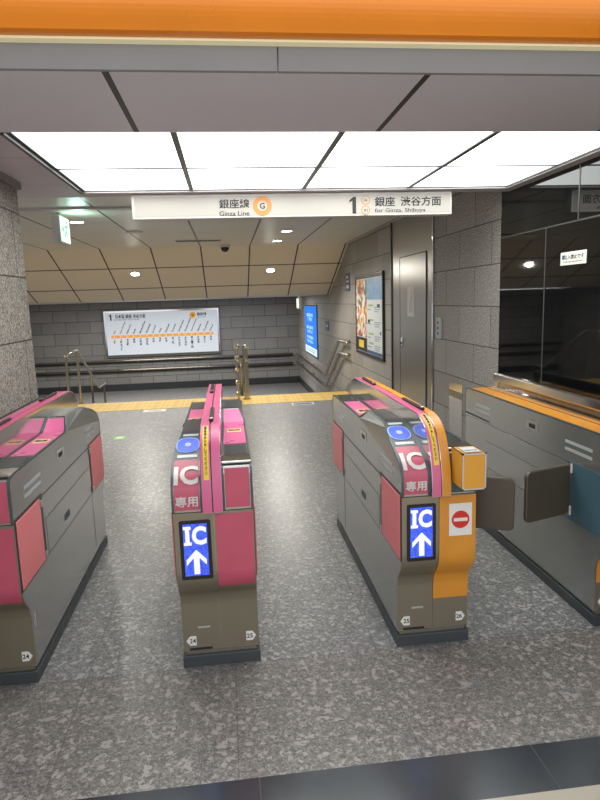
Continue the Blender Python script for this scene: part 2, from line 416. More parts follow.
# frame around the luminous panels
bm = bmesh.new()
box(bm, 1.925, 2.0, 2.70, 4.22, 2.30, 2.42); box(bm, -.87, 1.925, 4.085, 4.22, 2.30, 2.42); box(bm, -.87, 1.925, 2.70, 4.085, 2.36, 2.42)
tag(obj('ceiling_frame', bm, M['ceil']), kind='structure')
struct('ceiling_left', -6, -.87, 1.0, 4.66, 2.37, 2.42, M['ceil_l'])
struct('ceiling_left_front', -6, -.87, 2.03, 2.62, 2.30, 2.37, M['ceil_in'])
struct('trim_6', -.87, -.852, 2.70, 4.085, 2.293, 2.37, M['base_dark'])
bm = bmesh.new(); prism_x(bm, [(2.03, 2.30), (2.03, 2.62), (1.98, 2.62), (1.99, 2.394), (2.0, 2.36), (2.018, 2.302)], -6, .193)
prism_x(bm, [(2.03, 2.30), (2.03, 2.62), (1.98, 2.62), (1.99, 2.394), (2.0, 2.36), (2.018, 2.302)], 0.197, 4)
tag(obj('ceiling_fascia', bm, M['fascia']), kind='structure')
bm = bmesh.new()
pr_ = [(1.99, 2.373), (1.945, 2.373), (1.930, 2.378)] + [(1.925-.035*math.sin(math.pi*i/12), 2.385+.14*i/12) for i in range(13)] + [(1.92, 2.54), (1.90, 2.66), (1.99, 2.66)]
prism_x(bm, pr_, -6, 4)
tag(obj('trim_7', bm, M['orange_l']), kind='structure')
struct('trim_8', -6, 4, 1.965, 2.003, 2.366, 2.3725, M['ivory'])
struct('ceiling_far', -6, 2.0, 4.22, 9.9, 2.47, 2.6, M['ceil_far'])
struct('ceiling_riser', -6, 2.0, 4.20, 4.22, 2.42, 2.6, M['ceil'])
bm = bmesh.new(); prism_x(bm, [(9.9, 2.47), (11.8, 1.69), (11.8, 1.80), (9.9, 2.6)], -6, 2.0)
tag(obj('ceiling_slope', bm, M['ceil_slope']), kind='structure')
struct('ceiling_landing', -6, 2.0, 11.8, YF, 1.69, 1.8, M['ceil_far'])
struct('trim_9', -6, 2.0, 5.76, 5.84, 2.452, 2.4705, M['ceil'])

# steel service door bay (door_1)
d = thing('door_1', (XR, 6.535, 0), None, None); d['kind'] = 'structure'; del d['kind']; d['kind'] = 'structure'
def dbx(name, y0, y1, z0, z1, x0, x1, m, bevel=.002): return bx(name, x0, x1, y0-6.535, y1-6.535, z0, z1, m, d, bevel)
dbx('panel', 5.80, 7.27, 0, 2.47, .0, .1, M['steel_v'])
dbx('frame', 5.772, 5.80, 0, 2.47, -.014, .1, M['steel_p'])
dbx('frame', 7.27, 7.298, 0, 2.47, -.014, .1, M['base_dark'])
dbx('door_leaf', 6.0, 6.92, .02, 2.03, -.007, .0, M['steel_v'], .003)
bm = bmesh.new()
for a in ((5.99, 6.0, 0, 2.04), (6.92, 6.93, 0, 2.04), (5.99, 6.93, 2.03, 2.04)): box(bm, -.0085, 0, a[0]-6.535, a[1]-6.535, a[2], a[3])
obj('door_gap', bm, M['ink'], d)
h = dbx('door_handle', 6.80, 6.86, 1.02, 1.13, -.02, -.007, M['steel_p'], .004)
dbx('door_handle', 6.81, 6.85, 1.06, 1.085, -.028, -.02, M['ink'], .002)

# ================================================================== CEILING LIGHT PANELS
xs = [-.85, -.185, .535, 1.24, 1.925]; ys = [2.70, 3.445, 4.085]
colname = ['leftmost', 'second from left', 'third from left', 'rightmost']; rowname = ['front row, nearest the orange beam', 'back row, nearest the hanging sign']
for i in range(4):
    for j_ in range(2):
        x0, x1, y0, y1 = xs[i], xs[i+1], ys[j_], ys[j_+1]
        T = thing('ceiling_light', ((x0+x1)/2, (y0+y1)/2, 2.36), f'glowing white ceiling light panel, {colname[i]} in the {rowname[j_]}', 'ceiling light', 'luminous ceiling panels')
        a, b = (x1-x0)/2, (y1-y0)/2; gx = .014
        bm = bmesh.new(); box(bm, -a+gx, a-gx, -b+.004, b-.004, -.045, -.025); obj('diffuser', bm, M['light'], T)
        bm = bmesh.new()
        for q in ((-a, -a+gx, -b, b), (a-gx, a, -b, b), (-a+gx, a-gx, -b, -b+.004), (-a+gx, a-gx, b-.004, b)): box(bm, q[0], q[1], q[2], q[3], -.052, -.003)
        obj('frame', bm, M['base_dark'], T)

# ================================================================== TICKET GATES
# body profile in local (y, z): near end (-y) faces the camera
LOWN = [(-.85, .742), (-.85, .52), (-.849, .465), (-.84, .425), (-.815, .385), (-.785, .350), (-.772, .31), (-.77, .26), (-.77, .06)]
FRONT = smooth_curve(LOWN[::-1], 4)            # bottom -> top on the near end
HEADN = smooth_curve([(-.855, .745), (-.857, .80), (-.845, .855), (-.80, .895), (-.72, .93), (-.62, .962), (-.50, .992), (-.42, 1.0)], 4)
READ = HEADN + [(-.14, 1.0), (-.07, .967), (-.015, .940)]
FLATF = [(.80, .940), (.845, .930), (.855, .90), (.855, .745)]
def head_profile(reader_near=True, reader=True):
    if reader: p = READ + FLATF
    else: p = [(-.855, .745), (-.855, .90), (-.845, .930), (-.80, .940)] + FLATF
    if not reader_near: p = [(-y, z) for y, z in p][::-1]
    return p
FIN = smooth_curve([(-.885, .745), (-.882, .82), (-.865, .90), (-.82, .995), (-.75, 1.05), (-.66, 1.072)], 5)
FIN = FIN + [(0, 1.075)] + [(-y, z) for y, z in FIN][::-1]
HW, FW = .1675, .042
UX, UZ = (1, 0, 0), (0, 0, 1)

def follow_text(name, body, W, H, xc, sc_, poly, off, m, parent, bold=.0):
    """raised lettering bent over a profile; sc_ = arc length of its centre"""
    bm = fit(text_bm(body, .1, bold), W, H)
    for k in range(1, 7):
        yy = -H/2+H*k/7; bmesh.ops.bisect_plane(bm, geom=bm.verts[:]+bm.edges[:]+bm.faces[:], plane_co=(0, yy, 0), plane_no=(0, 1, 0))
    for q in bm.verts:
        (y, z), (ny, nz) = arc_pos(poly, sc_+q.co.y); d_ = off+(.0015 if q.co.z > 0 else -.0015)
        q.co = V((xc+q.co.x, y+ny*d_, z+nz*d_))
    return obj(name, bm, m, parent)

def hex_label(T, num, cx, cz, left, parent):
    y = -.7735; s = -1 if left else 1
    w_, h_ = .025, .022
    pts = [(s*-w_*.75, -h_), (s*w_*.35, -h_), (s*w_, 0), (s*w_*.35, h_), (s*-w_*.75, h_)]
    if s < 0: pts = pts[::-1]
    pl = plate('number_label', pts, (cx, y, cz), UX, UZ, M['white'], T)
    text('number', num, .027, .021, (cx-s*.003, y-.0016, cz), UX, UZ, M['ink'], pl, .015)

def make_gate(cx, label, left=True, right=True, nums=('24', '25'), fincol=('pink_c', 'pink_c'), rtype='pink', rail='fin', cy=3.30):
    T = thing('ticket_gate', (cx, cy, 0), label, 'ticket gate', 'row of ticket gates')
    xl = -HW if left else -FW-.012; xr = HW if right else .139
    L0, R0 = xl, xr
    # plinth
    bm = bmesh.new(); box(bm, L0-.004, R0+.004, -.782, .782, 0, .055); obj('plinth', bm, M['plinth'], T, .004)
    bm = bmesh.new(); box(bm, L0+.012, R0-.012, -.765, .765, .055, .075); obj('toe_rail', bm, M['olive'], T)
    # cabinet
    prof = [(-.77, .07)] + FRONT[1:] + [(-y, z) for y, z in FRONT[1:]][::-1] + [(.77, .07)]
    bm = bmesh.new(); prism_x(bm, prof[::-1], L0, R0); cab = obj('cabinet', bm, M['steel'], T, .003)
    # front skins
    fl = arc_len(FRONT)
    def skin(x0, x1, z0, z1, m, name='front_panel', off=.003, lab=None):
        # z range converted to arc range on FRONT
        acc = 0; s0 = s1 = None
        for a, b in zip(FRONT, FRONT[1:]):
            Ls = math.hypot(b[0]-a[0], b[1]-a[1])
            if s0 is None and b[1] >= z0: s0 = acc+Ls*max(0, (z0-a[1])/(b[1]-a[1]))
            if s1 is None and b[1] >= z1: s1 = acc+Ls*max(0, (z1-a[1])/(b[1]-a[1]))
            acc += Ls
        s1 = s1 or acc
        return strip(name, x0, x1, FRONT, s0, s1, off, m, T, .006, 40, lab)
    if left: skin(L0+.001, -.0012, .078, .742, M['olive'], lab='olive grey front panel')
    if right:
        skin(.0012 if left else L0+.001, R0-.001, .078, .742, M['olive'], lab='olive grey front panel')
        if rtype == 'pink': skin(.006, R0-.006, .40, .73, M['pink'], 'colour_panel', .0045, 'pink front panel')
        if rtype == 'orange': skin(.0012, R0-.001, .222, .738, M['orange'], 'colour_panel', .0045, 'orange front panel')
    if rail == 'wall': skin(L0+.001, -.0012, .222, .738, M['orange'], 'colour_panel', .0045, 'orange front panel')
    # heads
    def head(x0, x1, near, side, reader=True):
        P = head_profile(near, reader)
        bm = bmesh.new(); prism_x(bm, P[::-1], x0, x1)
        hd = obj('head', bm, M['steel'], T, .002)
        L = arc_len(P)
        # dark edging along the outline on the aisle side and inner side
        for xa, xb, nm in ((x0, x0+.008, 1), (x1-.008, x1, 1)):
            strip('edge_trim', xa-.0008, xb+.0008, P, .002, L-.002, .004, M['dark_steel'], hd, .008, 90)
        def top(name, s0, s1, m, inset=.012, off=.002, lab=None, par=hd): return strip(name, x0+inset, x1-inset, P, s0, s1, off, m, par, .004, label=lab)
        def s_at(y):   # arc length where the top passes y
            acc = 0
            for a, b in zip(P, P[1:]):
                Ls = math.hypot(b[0]-a[0], b[1]-a[1])
                if a[0] <= y <= b[0] and b[0] > a[0]: return acc+Ls*(y-a[0])/(b[0]-a[0])
                acc += Ls
            return acc
        xm = (x0+x1)/2
        if near and reader:
            sp_ = s_at(-.715)
            top('colour_panel', .012, sp_, M['pink'], .010, .003, 'pink curved panel')
            top('reader_housing', sp_, s_at(-.16), M['dgrey'], .008, .003, 'dark reader housing')
            # lettering IC / 専用
            follow_text('lettering', 'IC', .100, .098, xm-.001, sp_*.62, P, .006, M['sign_box'], hd, .03)
            follow_text('lettering', '専用', .092, .044, xm-.001, sp_*.185, P, .006, M['sign_box'], hd, .018)
            # oval reader
            s0, s1 = s_at(-.665), s_at(-.53); sm = (s0+s1)/2
            def oval(nm, rx, ry, off, m, par):
                bm = bmesh.new(); (y, z), (ny, nz) = arc_pos(P, sm); ty, tz = nz, -ny
                for q, o_ in ((0, off-.003), (1, off)):
                    pass
                ring = []
                sh = []
                for i in range(36):
                    a = 2*math.pi*i/36; ca, sa = math.cos(a), math.sin(a)
                    px = xm+rx*abs(ca)**.8*(1 if ca > 0 else -1); pt = ry*abs(sa)**.8*(1 if sa > 0 else -1)
                    sh.append([bm.verts.new((px, y+ty*pt+ny*o, z+tz*pt+nz*o)) for o in (off-.003, off)])
                bm.faces.new([s[1] for s in sh]); bm.faces.new([s[0] for s in sh][::-1])
                for a, b in zip(sh, sh[1:]+sh[:1]): bm.faces.new([a[0], b[0], b[1], a[1]])
                return obj(nm, bm, m, par)
            rd = oval('card_reader', .052, .069, .0055, M['read_ring'], T); rd['label'] = 'blue glowing oval card reader'
            oval('reader_glow', .047, .064, .0065, M['read'], rd); oval('reader_centre', .014, .017, .0075, M['read_c'], rd)
            for ya, yb in ((-.51, -.487), (-.70, -.68)):
                strip('reader_caption', xm-.043, xm+.043, P, s_at(ya), s_at(yb), .0045, M['louver'], hd, .003)
        # deck between the rise and the flat end
        if near and reader:
            top('deck', s_at(-.13), s_at(.50), M['pink_t'], .012, .0025, 'bright pink deck'); ya = (.15, .23)
            top('slot', s_at(.52), s_at(.78), M['slot'], .016, .0025)
            lab = (.10, .20)
        elif reader:
            dm = M['pink_t'] if rtype == 'pink' else M['orange']
            top('deck', s_at(-.49), s_at(.13), dm, .010, .0025, 'coloured deck')
            top('slot', s_at(-.70), s_at(-.51), M['slot'], .014, .0025)
            top('reader_housing', s_at(.16), s_at(.70), M['dgrey'], .008, .003)
            bm = bmesh.new(); box(bm, x0+.001, x1-.001, -.835, -.725, .938, .948); obj('front_edge', bm, M['steel_p'], hd, .003)
            lab = (-.235, -.16)
        else:
            top('deck', s_at(-.79), s_at(.79), M['orange'], .012, .0025, 'orange deck'); lab = None
        if lab:
            s0, s1 = s_at(lab[0]), s_at(lab[1])
            st_ = strip('sticker', xm-.036, xm+.036, P, s0, s1, .004, M['cream'], hd, .002)
            strip('sticker_print', xm-.030, xm+.030, P, s0+.02, s1-.02, .0048, M['ink'], st_, .0015)
            strip('sticker_print', xm-.004, xm+.012, P, s0+.028, s1-.024, .0054, M['red'], st_, .0015)
        if not near and right:      # flat near end: vertical front with colour panel
            if rtype == 'pink': bx('colour_panel', x0+.012, x1-.012, -.858, -.853, .756, .925, M['pink'], hd, .001)
            else: bx('colour_panel', x0+.006, x1-.004, -.8575, -.853, .752, .925, M['dark_steel'], hd, .001)
        # the raised reader end leans in from the aisle side
        xo = x0 if side < 0 else x1
        for o in [hd]+list(hd.children):
            for v in o.data.vertices:
                dd = abs(v.co.x-xo)
                if v.co.z > .952 and dd < .032: v.co.x += (1 if side < 0 else -1)*(v.co.z-.952)*.55*(1-dd/.06)
        return hd
    if left: head(-HW, -FW, rail != 'wall', -1, rail != 'wall')
    if right: head(FW, HW, False, 1)
    # central fins
    Lf = arc_len(FIN)
    sides = [(-FW, -.0015, 0), (.0015, FW, 1)]
    if rail == 'fin':
        for x0, x1, k in sides:
            bm = bmesh.new(); prism_x(bm, FIN[::-1] , x0, x1)
            f = obj('guard_fin', bm, M['steel_p'], T, .002)
            strip('fin_cap', x0+.002, x1-.001, FIN, .004, Lf-.004, .0035, M[fincol[k]], f, .006, 110, 'pink cap' if 'pink' in fincol[k] else 'orange cap')
        # yellow strip with print on the left fin
        ys_ = strip('caution_strip', -.030, -.008, FIN, .14, .42, .0048, M['yellow'], T, .002, 40, 'yellow strip with small dark writing')
        for n_, ch in enumerate('IC専用タッチしてください'):
            follow_text('lettering', ch, .010, .014, -.019, .402-n_*.0195, FIN, .006, M['ink'], ys_)
        for xx, yy in ((.004, -.46), (-.014, .40)):
            bm = bmesh.new()
            flat(bm, rect_pts(-.010, .010, -.16, .16, .0095, 6), .012); place(bm, (xx, yy, 1.077), (1, 0, 0), (0, 1, 0))
            cl = obj('sensor_bar', bm, M['ink'], T, .004)
            bx('chrome_end', xx-.008, xx+.008, yy-.155, yy-.12, 1.088, 1.094, M['steel_p'], cl, .003)
        bm = bmesh.new(); prism_x(bm, [(y*.985, .745+(z-.745)*.985) for y, z in FIN[::-1]], -.0015, .0015); obj('centre_seam', bm, M['ink'], T)
    else:
        # rail against the wall: steel posts, top bar and see-through gap
        bm = bmesh.new(); box(bm, .03, .138, -.80, .80, .93, .938); obj('back_shelf', bm, M['steel'], T, .003)
        bm = bmesh.new(); box(bm, -.042, .138, -.84, .84, .742, .93); obj('head_inner', bm, M['steel'], T, .002)
        bm = bmesh.new(); box(bm, -.052, -.018, -.80, .80, .93, .9425); obj('deck', bm, M['orange'], T, .001, label='orange deck')
        bm = bmesh.new(); box(bm, -.018, .03, -.80, .76, .93, .958); obj('lower_rail', bm, M['steel_p'], T, .004)
        bm = bmesh.new(); box(bm, -.016, .020, -.80, .74, .992, 1.055); obj('top_rail', bm, M['steel_p'], T, .012, seg=4)
        for yy in (.71, -.78):
            bm = bmesh.new(); box(bm, -.010, .014, yy-.02, yy+.02, .95, 1.03); obj('rail_post', bm, M['steel_p'], T, .006)
        bm = bmesh.new(); box(bm, .0, .005, -.76, .69, .955, .995); obj('rail_pane', bm, M['glassrail'], T)
    # number labels and small plates
    if left:
        hex_label(T, nums[0], -.128, .123, True, T)
        bx('maker_plate', -.140, -.040, -.7755, -.773, .078, .088, M['ink'], T)
        bx('small_plate', -.100, -.046, -.7755, -.773, .181, .189, M['louver'], T)
        # LED display
        if rail == 'fin':
            bm = bmesh.new(); flat(bm, rect_pts(-.065, .065, -.130, .130, .008), .004); place(bm, (-.080, -.8525, .580), UX, UZ)
            sd = obj('display', bm, M['black'], T, label='lit blue display with IC and a white up arrow')
            plate('display_face', rect_pts(-.050, .050, -.114, .114), (-.080, -.8568, .581), UX, UZ, M['led'], sd, .001)
            text('display_letters', 'C', .060, .082, (-.064, -.8582, .644), UX, UZ, M['led_w'], sd, .045)
            bm = bmesh.new()
            for r_ in ((-.0085, .0085, -.041, .041), (-.016, .016, .028, .041), (-.016, .016, -.041, -.028)): 
                flat(bm, rect_pts(*r_), .001)
            place(bm, (-.1125, -.8582, .644), UX, UZ); obj('display_letters', bm, M['led_w'], sd)
            bm = bmesh.new()
            flat(bm, [(-.012, -.066), (.012, -.066), (.012, .006), (.042, -.026), (.042, -.002), (0, .042), (-.042, -.002), (-.042, -.026), (-.012, .006)], .001)
            place(bm, (-.080, -.8582, .54), UX, UZ); obj('display_arrow', bm, M['led_w'], sd)
    if right and nums[1]: hex_label(T, nums[1], .130, .124, False, T)
    # side details
    def side(s, x, kind):
        X0, X1 = (x-.004, x+.001) if s < 0 else (x-.001, x+.004)
        def sb(name, y0, y1, z0, z1, m, parent=T, d0=0, d1=.004, bevel=.001):
            a, b = (x-d1, x-d0) if s < 0 else (x+d0, x+d1)
            return bx(name, a, b, y0, y1, z0, z1, m, parent, bevel)
        # folded flaps near and far, in dark pockets
        for y0, y1, hy in ((-.845, -.50, 1), (.50, .845, -1)):
            if kind == 'brown' and y0 < 0: 
                sb('flap_pocket', y0+.02, y1, .45, .755, M['blue_side'], T, -.002, .002); continue
            if kind == 'brown':
                sb('cover_slot', y0-.06, y1, .758, .768, M['ink'], T, -.002, .001, 0); continue
            if kind == 'none': continue
            sb('flap_pocket', y0-.003 if y0 < 0 else y0-.02, y1+.02 if y0 < 0 else y1+.003, .445, .76, M['base_dark'], T, -.002, .0015)
            fm = M['salmon'] if kind == 'pink' else M['brown']
            f = sb('flap', y0+.006 if y0 < 0 else y0+.004, y1-.03 if y0 < 0 else y1-.006, .456, .748, fm, T, .0015, .007, .004)
            f['label'] = 'folded salmon pink barrier flap' if kind == 'pink' else 'folded brown barrier flap'
            yh = y1-.012 if y0 < 0 else y0-.006
            for zz in (.475, .72): sb('hinge', yh-.012, yh+.010, zz-.018, zz+.018, M['steel_p'], f, .0015, .009, .002)
        # louvre bars
        for ya, yb in ((-.70, -.465), (.44, .665)):
            for zz in (.848, .810): 
                sb('louver', ya, yb, zz-.008, zz+.008, M['louver'], T, 0, .002, .001)
        # recessed latch
        lt = sb('latch', -.19, -.05, .835, .885, M['steel_p'], T, 0, .003, .001)
        sb('latch_recess', -.16, -.09, .842, .866, M['ink'], lt, .003, .0036, 0)
        # hairline joints and vent
        bm = bmesh.new()
        for y0, y1, z0, z1 in ((-.50, .50, .744, .7465), (-.47, .49, .625, .6275), (-.455, -.4525, .45, .625), (.47, .4725, .10, .44), (-.50, .50, .450, .4525)):
            a, b = (x-.0009, x+.0005) if s < 0 else (x-.0005, x+.0009)
            box(bm, a, b, y0, y1, z0, z1)
        obj('panel_joint', bm, M['ink'], T)
        sb('vent', -.15, -.05, .50, .535, M['plinth'], T, 0, .0015, 0)
    if left: side(-1, -HW, 'brown' if rail == 'wall' else 'pink')
    if right: side(1, HW, 'pink' if rtype == 'pink' else 'browns')
    return T

gL = make_gate(-1.0605, 'ticket gate at the left edge of the photo, beside the granite column, with pink flaps', nums=('23', '24'))
gM = make_gate(-.0985, 'pink ticket gate standing free in the middle, with one lit blue IC display')
gR = make_gate(.8745, 'half pink, half orange ticket gate with a red no-entry sign', nums=('25', '26'), fincol=('pink_c', 'orange'), rtype='orange')
gW = make_gate(1.850, 'steel ticket gate with orange top along the black glass wall', right=False, nums=('26', ''), rail='wall', cy=3.31)

bx('side_sticker', HW, HW+.0015, -.735, -.727, .235, .30, M['louver'], gL)
# no-entry sign, box and open flap of the half-orange gate
pl = plate('no_entry_sign', rect_pts(-.052, .052, -.074, .074), (.096, -.856, .628), UX, UZ, M['white'], gR, .0015); pl['label'] = 'white sign with red no-entry disc'
plate('red_disc', disc_pts(0, 0, .040, .040, 40), (.096, -.8578, .628), UX, UZ, M['red'], pl, .001)
plate('white_bar', rect_pts(-.031, .031, -.0075, .0075), (.096, -.859, .628), UX, UZ, M['white'], pl, .001)
bm = bmesh.new(); box(bm, .052, .150, -.985, -.855, .805, .955); cb_ = obj('ticket_box', bm, M['box_or'], gR, .003, label='orange box with silver edges on the gate front')
bm = bmesh.new(); g = .006
for (a, b) in ((.050, .050+g), (.152-g, .152)):
    box(bm, a, b, -.988, -.985+g, .803, .958); box(bm, a, b, -.988, -.855, .952, .958)
box(bm, .050, .152, -.988, -.981, .952, .958); box(bm, .050, .152, -.988, -.981, .803, .809)
obj('box_edge', bm, M['steel_p'], cb_)
bx('box_label', .072, .135, -.965, -.885, .9575, .9595, M['paper'], cb_); bx('box_slot', .078, .130, -.945, -.935, .9590, .9600, M['ink'], cb_)
bx('box_bracket', .085, .115, -.93, -.85, .785, .806, M['ink'], gR)
def open_flap(T, p0, p1, z0, z1):
    """flap swung into the aisle from hinge p0 to tip p1 (gate-local)"""
    p0, p1 = V((p0[0], p0[1], 0)), V((p1[0], p1[1], 0)); u = (p1-p0); W = u.length
    bm = bmesh.new(); flat(bm, rect_pts(0, W, z0, z1, .03, 6), .022); place(bm, p0, u, (0, 0, 1))
    f = obj('open_flap', bm, M['brown'], T, .007, seg=3, label='brown barrier flap standing open into the aisle')
    bm = bmesh.new()
    for z in (z0+.02, z1-.02): cyl(bm, p0+V((0, 0, z-.025)), p0+V((0, 0, z+.025)), .010, 12)
    obj('hinge', bm, M['steel_p'], f)
open_flap(gR, (HW+.006, -.56), (.43, -.685), .485, .745)
open_flap(gW, (-HW-.006, -.54), (-.455, -.635), .485, .745)

# ================================================================== HANGING SIGN
SY = 4.19; sx0, sx1, sz0, sz1 = -.575, 1.565, 2.145, 2.299
S = thing('hanging_sign', ((sx0+sx1)/2, SY, sz0), 'long white hanging direction sign with black Japanese writing and number 1', 'sign')
cx = (sx0+sx1)/2; a = (sx1-sx0)/2; H = sz1-sz0
bx('sign_case', -a, a, -.03, .06, 0, H, M['sign_box'], S, .004)
bx('sign_face', -a+.018, a-.012, -.033, -.030, .014, H-.016, M['sign_face'], S)
def sx_(px_x): return px_x-cx
def stext(body, x0, x1, z0, z1, m, bold=0): return text('lettering', body, x1-x0, z1-z0, (sx_((x0+x1)/2), -.0345, (z0+z1)/2-sz0), UX, UZ, m, S, bold)
stext('銀座線', -.016, .183, 2.204, 2.264, M['ink'], .016)
stext('Ginza Line', -.016, .180, 2.158, 2.188, M['ink'], .006)
def ring(name, x, z, r0, r1, letter, w_, h_, bold):
    pl = plate(name, disc_pts(0, 0, r0, r0, 40), (sx_(x), -.0335, z-sz0), UX, UZ, M['sign_or'], S)
    plate(name+'_centre', disc_pts(0, 0, r1, r1, 32), (sx_(x), -.0347, z-sz0), UX, UZ, M['sign_face'], pl)
    text(name+'_letter', letter, w_, h_, (sx_(x), -.036, z-sz0), UX, UZ, M['ink'], pl, bold)
ring('line_ring', .267, 2.218, .062, .032, 'G', .034, .038, .02)
def numeral_one(x, z0, z1, w_, y, m, par):
    h = z1-z0; bm = bmesh.new()
    flat(bm, [(-.05*w_, 0), (.5*w_, 0), (.5*w_, h), (.1*w_, h), (-.5*w_, h*.80), (-.5*w_, h*.66), (-.05*w_, h*.78)], .001)
    place(bm, (x, y, z0), UX, UZ); return obj('lettering', bm, m, par)
numeral_one(sx_(.874), 2.160-sz0, 2.267-sz0, .045, -.0345, M['ink'], S)
ring('station_ring', .962, 2.245, .030, .024, '16', .024, .018, .01)
ring('station_ring', .962, 2.180, .030, .024, '01', .024, .018, .01)
stext('銀座', 1.025, 1.165, 2.203, 2.266, M['ink'], .016)
stext('渋谷方面', 1.203, 1.487, 2.203, 2.266, M['ink'], .016)
stext('for Ginza, Shibuya', 1.025, 1.378, 2.158, 2.190, M['ink'], .004)

# ================================================================== ROUTE MAP
R_ = thing('route_map', (-1.79, YF, .19), 'white backlit route map board on the far granite wall', 'sign')
bx('map_frame', -1.565, 1.565, -.09, 0, 0, 1.27, M['steel_p'], R_, .01)
bx('map_face', -1.51, 1.51, -.094, -.088, .06, 1.215, M['map_face'], R_)
def mt(nm, body, W, H_, x, z, m=M['ink'], u=UX, v=UZ, bold=.0, par=R_): return text(nm, body, W, H_, (x, -.0965, z), u, v, m, par, bold)
numeral_one(-1.38, 1.01, 1.17, .07, -.0965, M['ink'], R_)
mt('map_title', '日本橋 銀座 渋谷方面', .80, .11, -.84, 1.11, bold=.02)
mt('map_subtitle', 'for Nihombashi, Ginza, Shibuya', .66, .045, -.94, 1.02)
rg = plate('map_ring', disc_pts(0, 0, .085, .085, 32), (.84, -.0955, 1.09), UX, UZ, M['map_or'], R_)
text('map_ring_letter', 'G', .06, .07, (.84, -.0975, 1.09), UX, UZ, M['ink'], rg, .03)
mt('map_title', '銀座線', .26, .09, 1.09, 1.11, bold=.02); mt('map_subtitle', 'Ginza Line', .22, .035, 1.09, 1.03)
bx('map_line', -1.39, 1.38, -.0965, -.094, .525, .60, M['map_or'], R_)
st_n = ['上野', '上野広小路', '末広町', '神田', '三越前', '日本橋', '京橋', '銀座', '新橋', '虎ノ門', '溜池山王', '赤坂見附', '青山一丁目', '外苑前', '表参道', '渋谷']
st_r = ['Ueno', 'Ueno-hirokoji', 'Suehirocho', 'Kanda', 'Mitsukoshimae', 'Nihombashi', 'Kyobashi', 'Ginza', 'Shimbashi', 'Toranomon', 'Tameike-sanno', 'Akasaka-mitsuke', 'Aoyama-itchome', 'Gaiemmae', 'Omote-sando', 'Shibuya']
for i, s_ in enumerate(st_n):
    x = -1.31+i*2.62/15; mk = M['map_red'] if i == 0 else M['ink']
    plate('station_mark', rect_pts(-.017, .017, -.017, .017), (x, -.0972, .562), UX, UZ, M['map_face'], R_)
    bmk = bmesh.new()
    for k, ch in enumerate(s_):
        b_ = fit(text_bm(ch, .1, .03), .058, .058); place(b_, (x, -.0965, .475-k*.066), UX, UZ); merge(bmk, b_)
    obj('station_name', bmk, mk, R_)
    Lr = .028*len(st_r[i]); dr = V((.42, 0, .9)).normalized()
    c_ = V((x-.01, 0, .64))+dr*Lr/2
    mt('station_name', st_r[i], Lr, .05, c_.x, c_.z, mk, tuple(dr), (-.9, 0, .42), .02)

# ================================================================== RIGHT-WALL ITEMS
UY = (0, -1, 0)          # reading direction on a wall that faces -x
# poster
P_ = thing('wall_poster', (XR, 8.465, .77), 'framed colourful map poster on the right granite wall beside the steel door', 'poster')
bm = bmesh.new()
for q in ((-.835, -.79, 0, 1.16), (.79, .835, 0, 1.16), (-.79, .79, 0, .045), (-.79, .79, 1.10, 1.16)): box(bm, -.03, 0, q[0], q[1], q[2], q[3])
obj('poster_frame', bm, M['ink'], P_, .004)
bx('poster_frame_highlight', -.032, -.029, -.79, .79, 1.142, 1.152, M['steel_p'], P_)
bx('poster_sheet', -.022, -.002, -.79, .79, .045, 1.10, M['paper'], P_)
pm = mat('poster_collage', srgb(150, 150, 120), .4); t = NT(pm); vec, sp = t.coords()
dn = t.n('ShaderNodeTexNoise'); dn.inputs['Scale'].default_value = 5; t.L(vec, dn.inputs['Vector'])
ad = t.n('ShaderNodeVectorMath', operation='MULTIPLY_ADD'); t.L(dn.outputs['Color'], ad.inputs[0]); ad.inputs[1].default_value = (.25, .25, .25); t.L(vec, ad.inputs[2])
vc = t.vor(ad.outputs[0], 12); s2 = t.n('ShaderNodeSeparateColor'); t.L(vc, s2.inputs[0])
cr = t.ramp(s2.outputs[0], [(0, srgb(70, 130, 80)), (.2, srgb(230, 225, 215)), (.36, srgb(222, 190, 60)), (.52, srgb(200, 70, 60)), (.66, srgb(120, 95, 80)), (.78, srgb(235, 210, 205)), (.9, srgb(215, 120, 60))])
cr_node = cr.node; cr_node.color_ramp.interpolation = 'CONSTANT'
t.L(cr, t.b.inputs['Base Color'])
def pp(name, ya, yb, za, zb, m, off=.0225, par=P_): return bx(name, -off-.0015, -off, ya, yb, za, zb, m, par)
# local +y is further from the camera = left side of the poster as seen
pp('poster_picture', .10, .785, .26, 1.085, pm)
pp('poster_panel', .10, .785, .05, .25, M['ink']); pp('poster_badge', .30, .62, .10, .21, M['yellow'], .0245)
bpb = mat('poster_blue', srgb(120, 160, 195), .4, vary=.35, vscale=16); pp('poster_picture', -.785, .09, .80, 1.085, bpb)
wtp = mat('poster_white', srgb(206, 212, 214), .4); pp('poster_column', -.785, .09, .10, .79, wtp)
pp('poster_band', -.785, .09, .05, .095, M['bluesign'])
gt = mat('poster_green_text', srgb(150, 180, 110), .5); bt = mat('poster_grey_text', srgb(140, 150, 162), .5)
random.seed(3)
for z in (.72, .52, .33, .2):
    pp('poster_heading', -.30, -.02, z-.012, z+.014, gt, .0242)
    for k in range(3): pp('poster_text', -.70+.05*k, -.36, z-.03-.028*k, z-.018-.028*k, bt, .0242)
    pp('poster_text', -.12-.1*random.random(), .05, z-.06, z-.045, bt, .0242)
pp('poster_tag', -.66, -.52, .70, .74, M['ink'], .0243); pp('poster_tag', -.1, .02, .48, .52, M['ink'], .0243); pp('poster_tag', -.72, -.66, .34, .38, M['bluesign'], .0243)
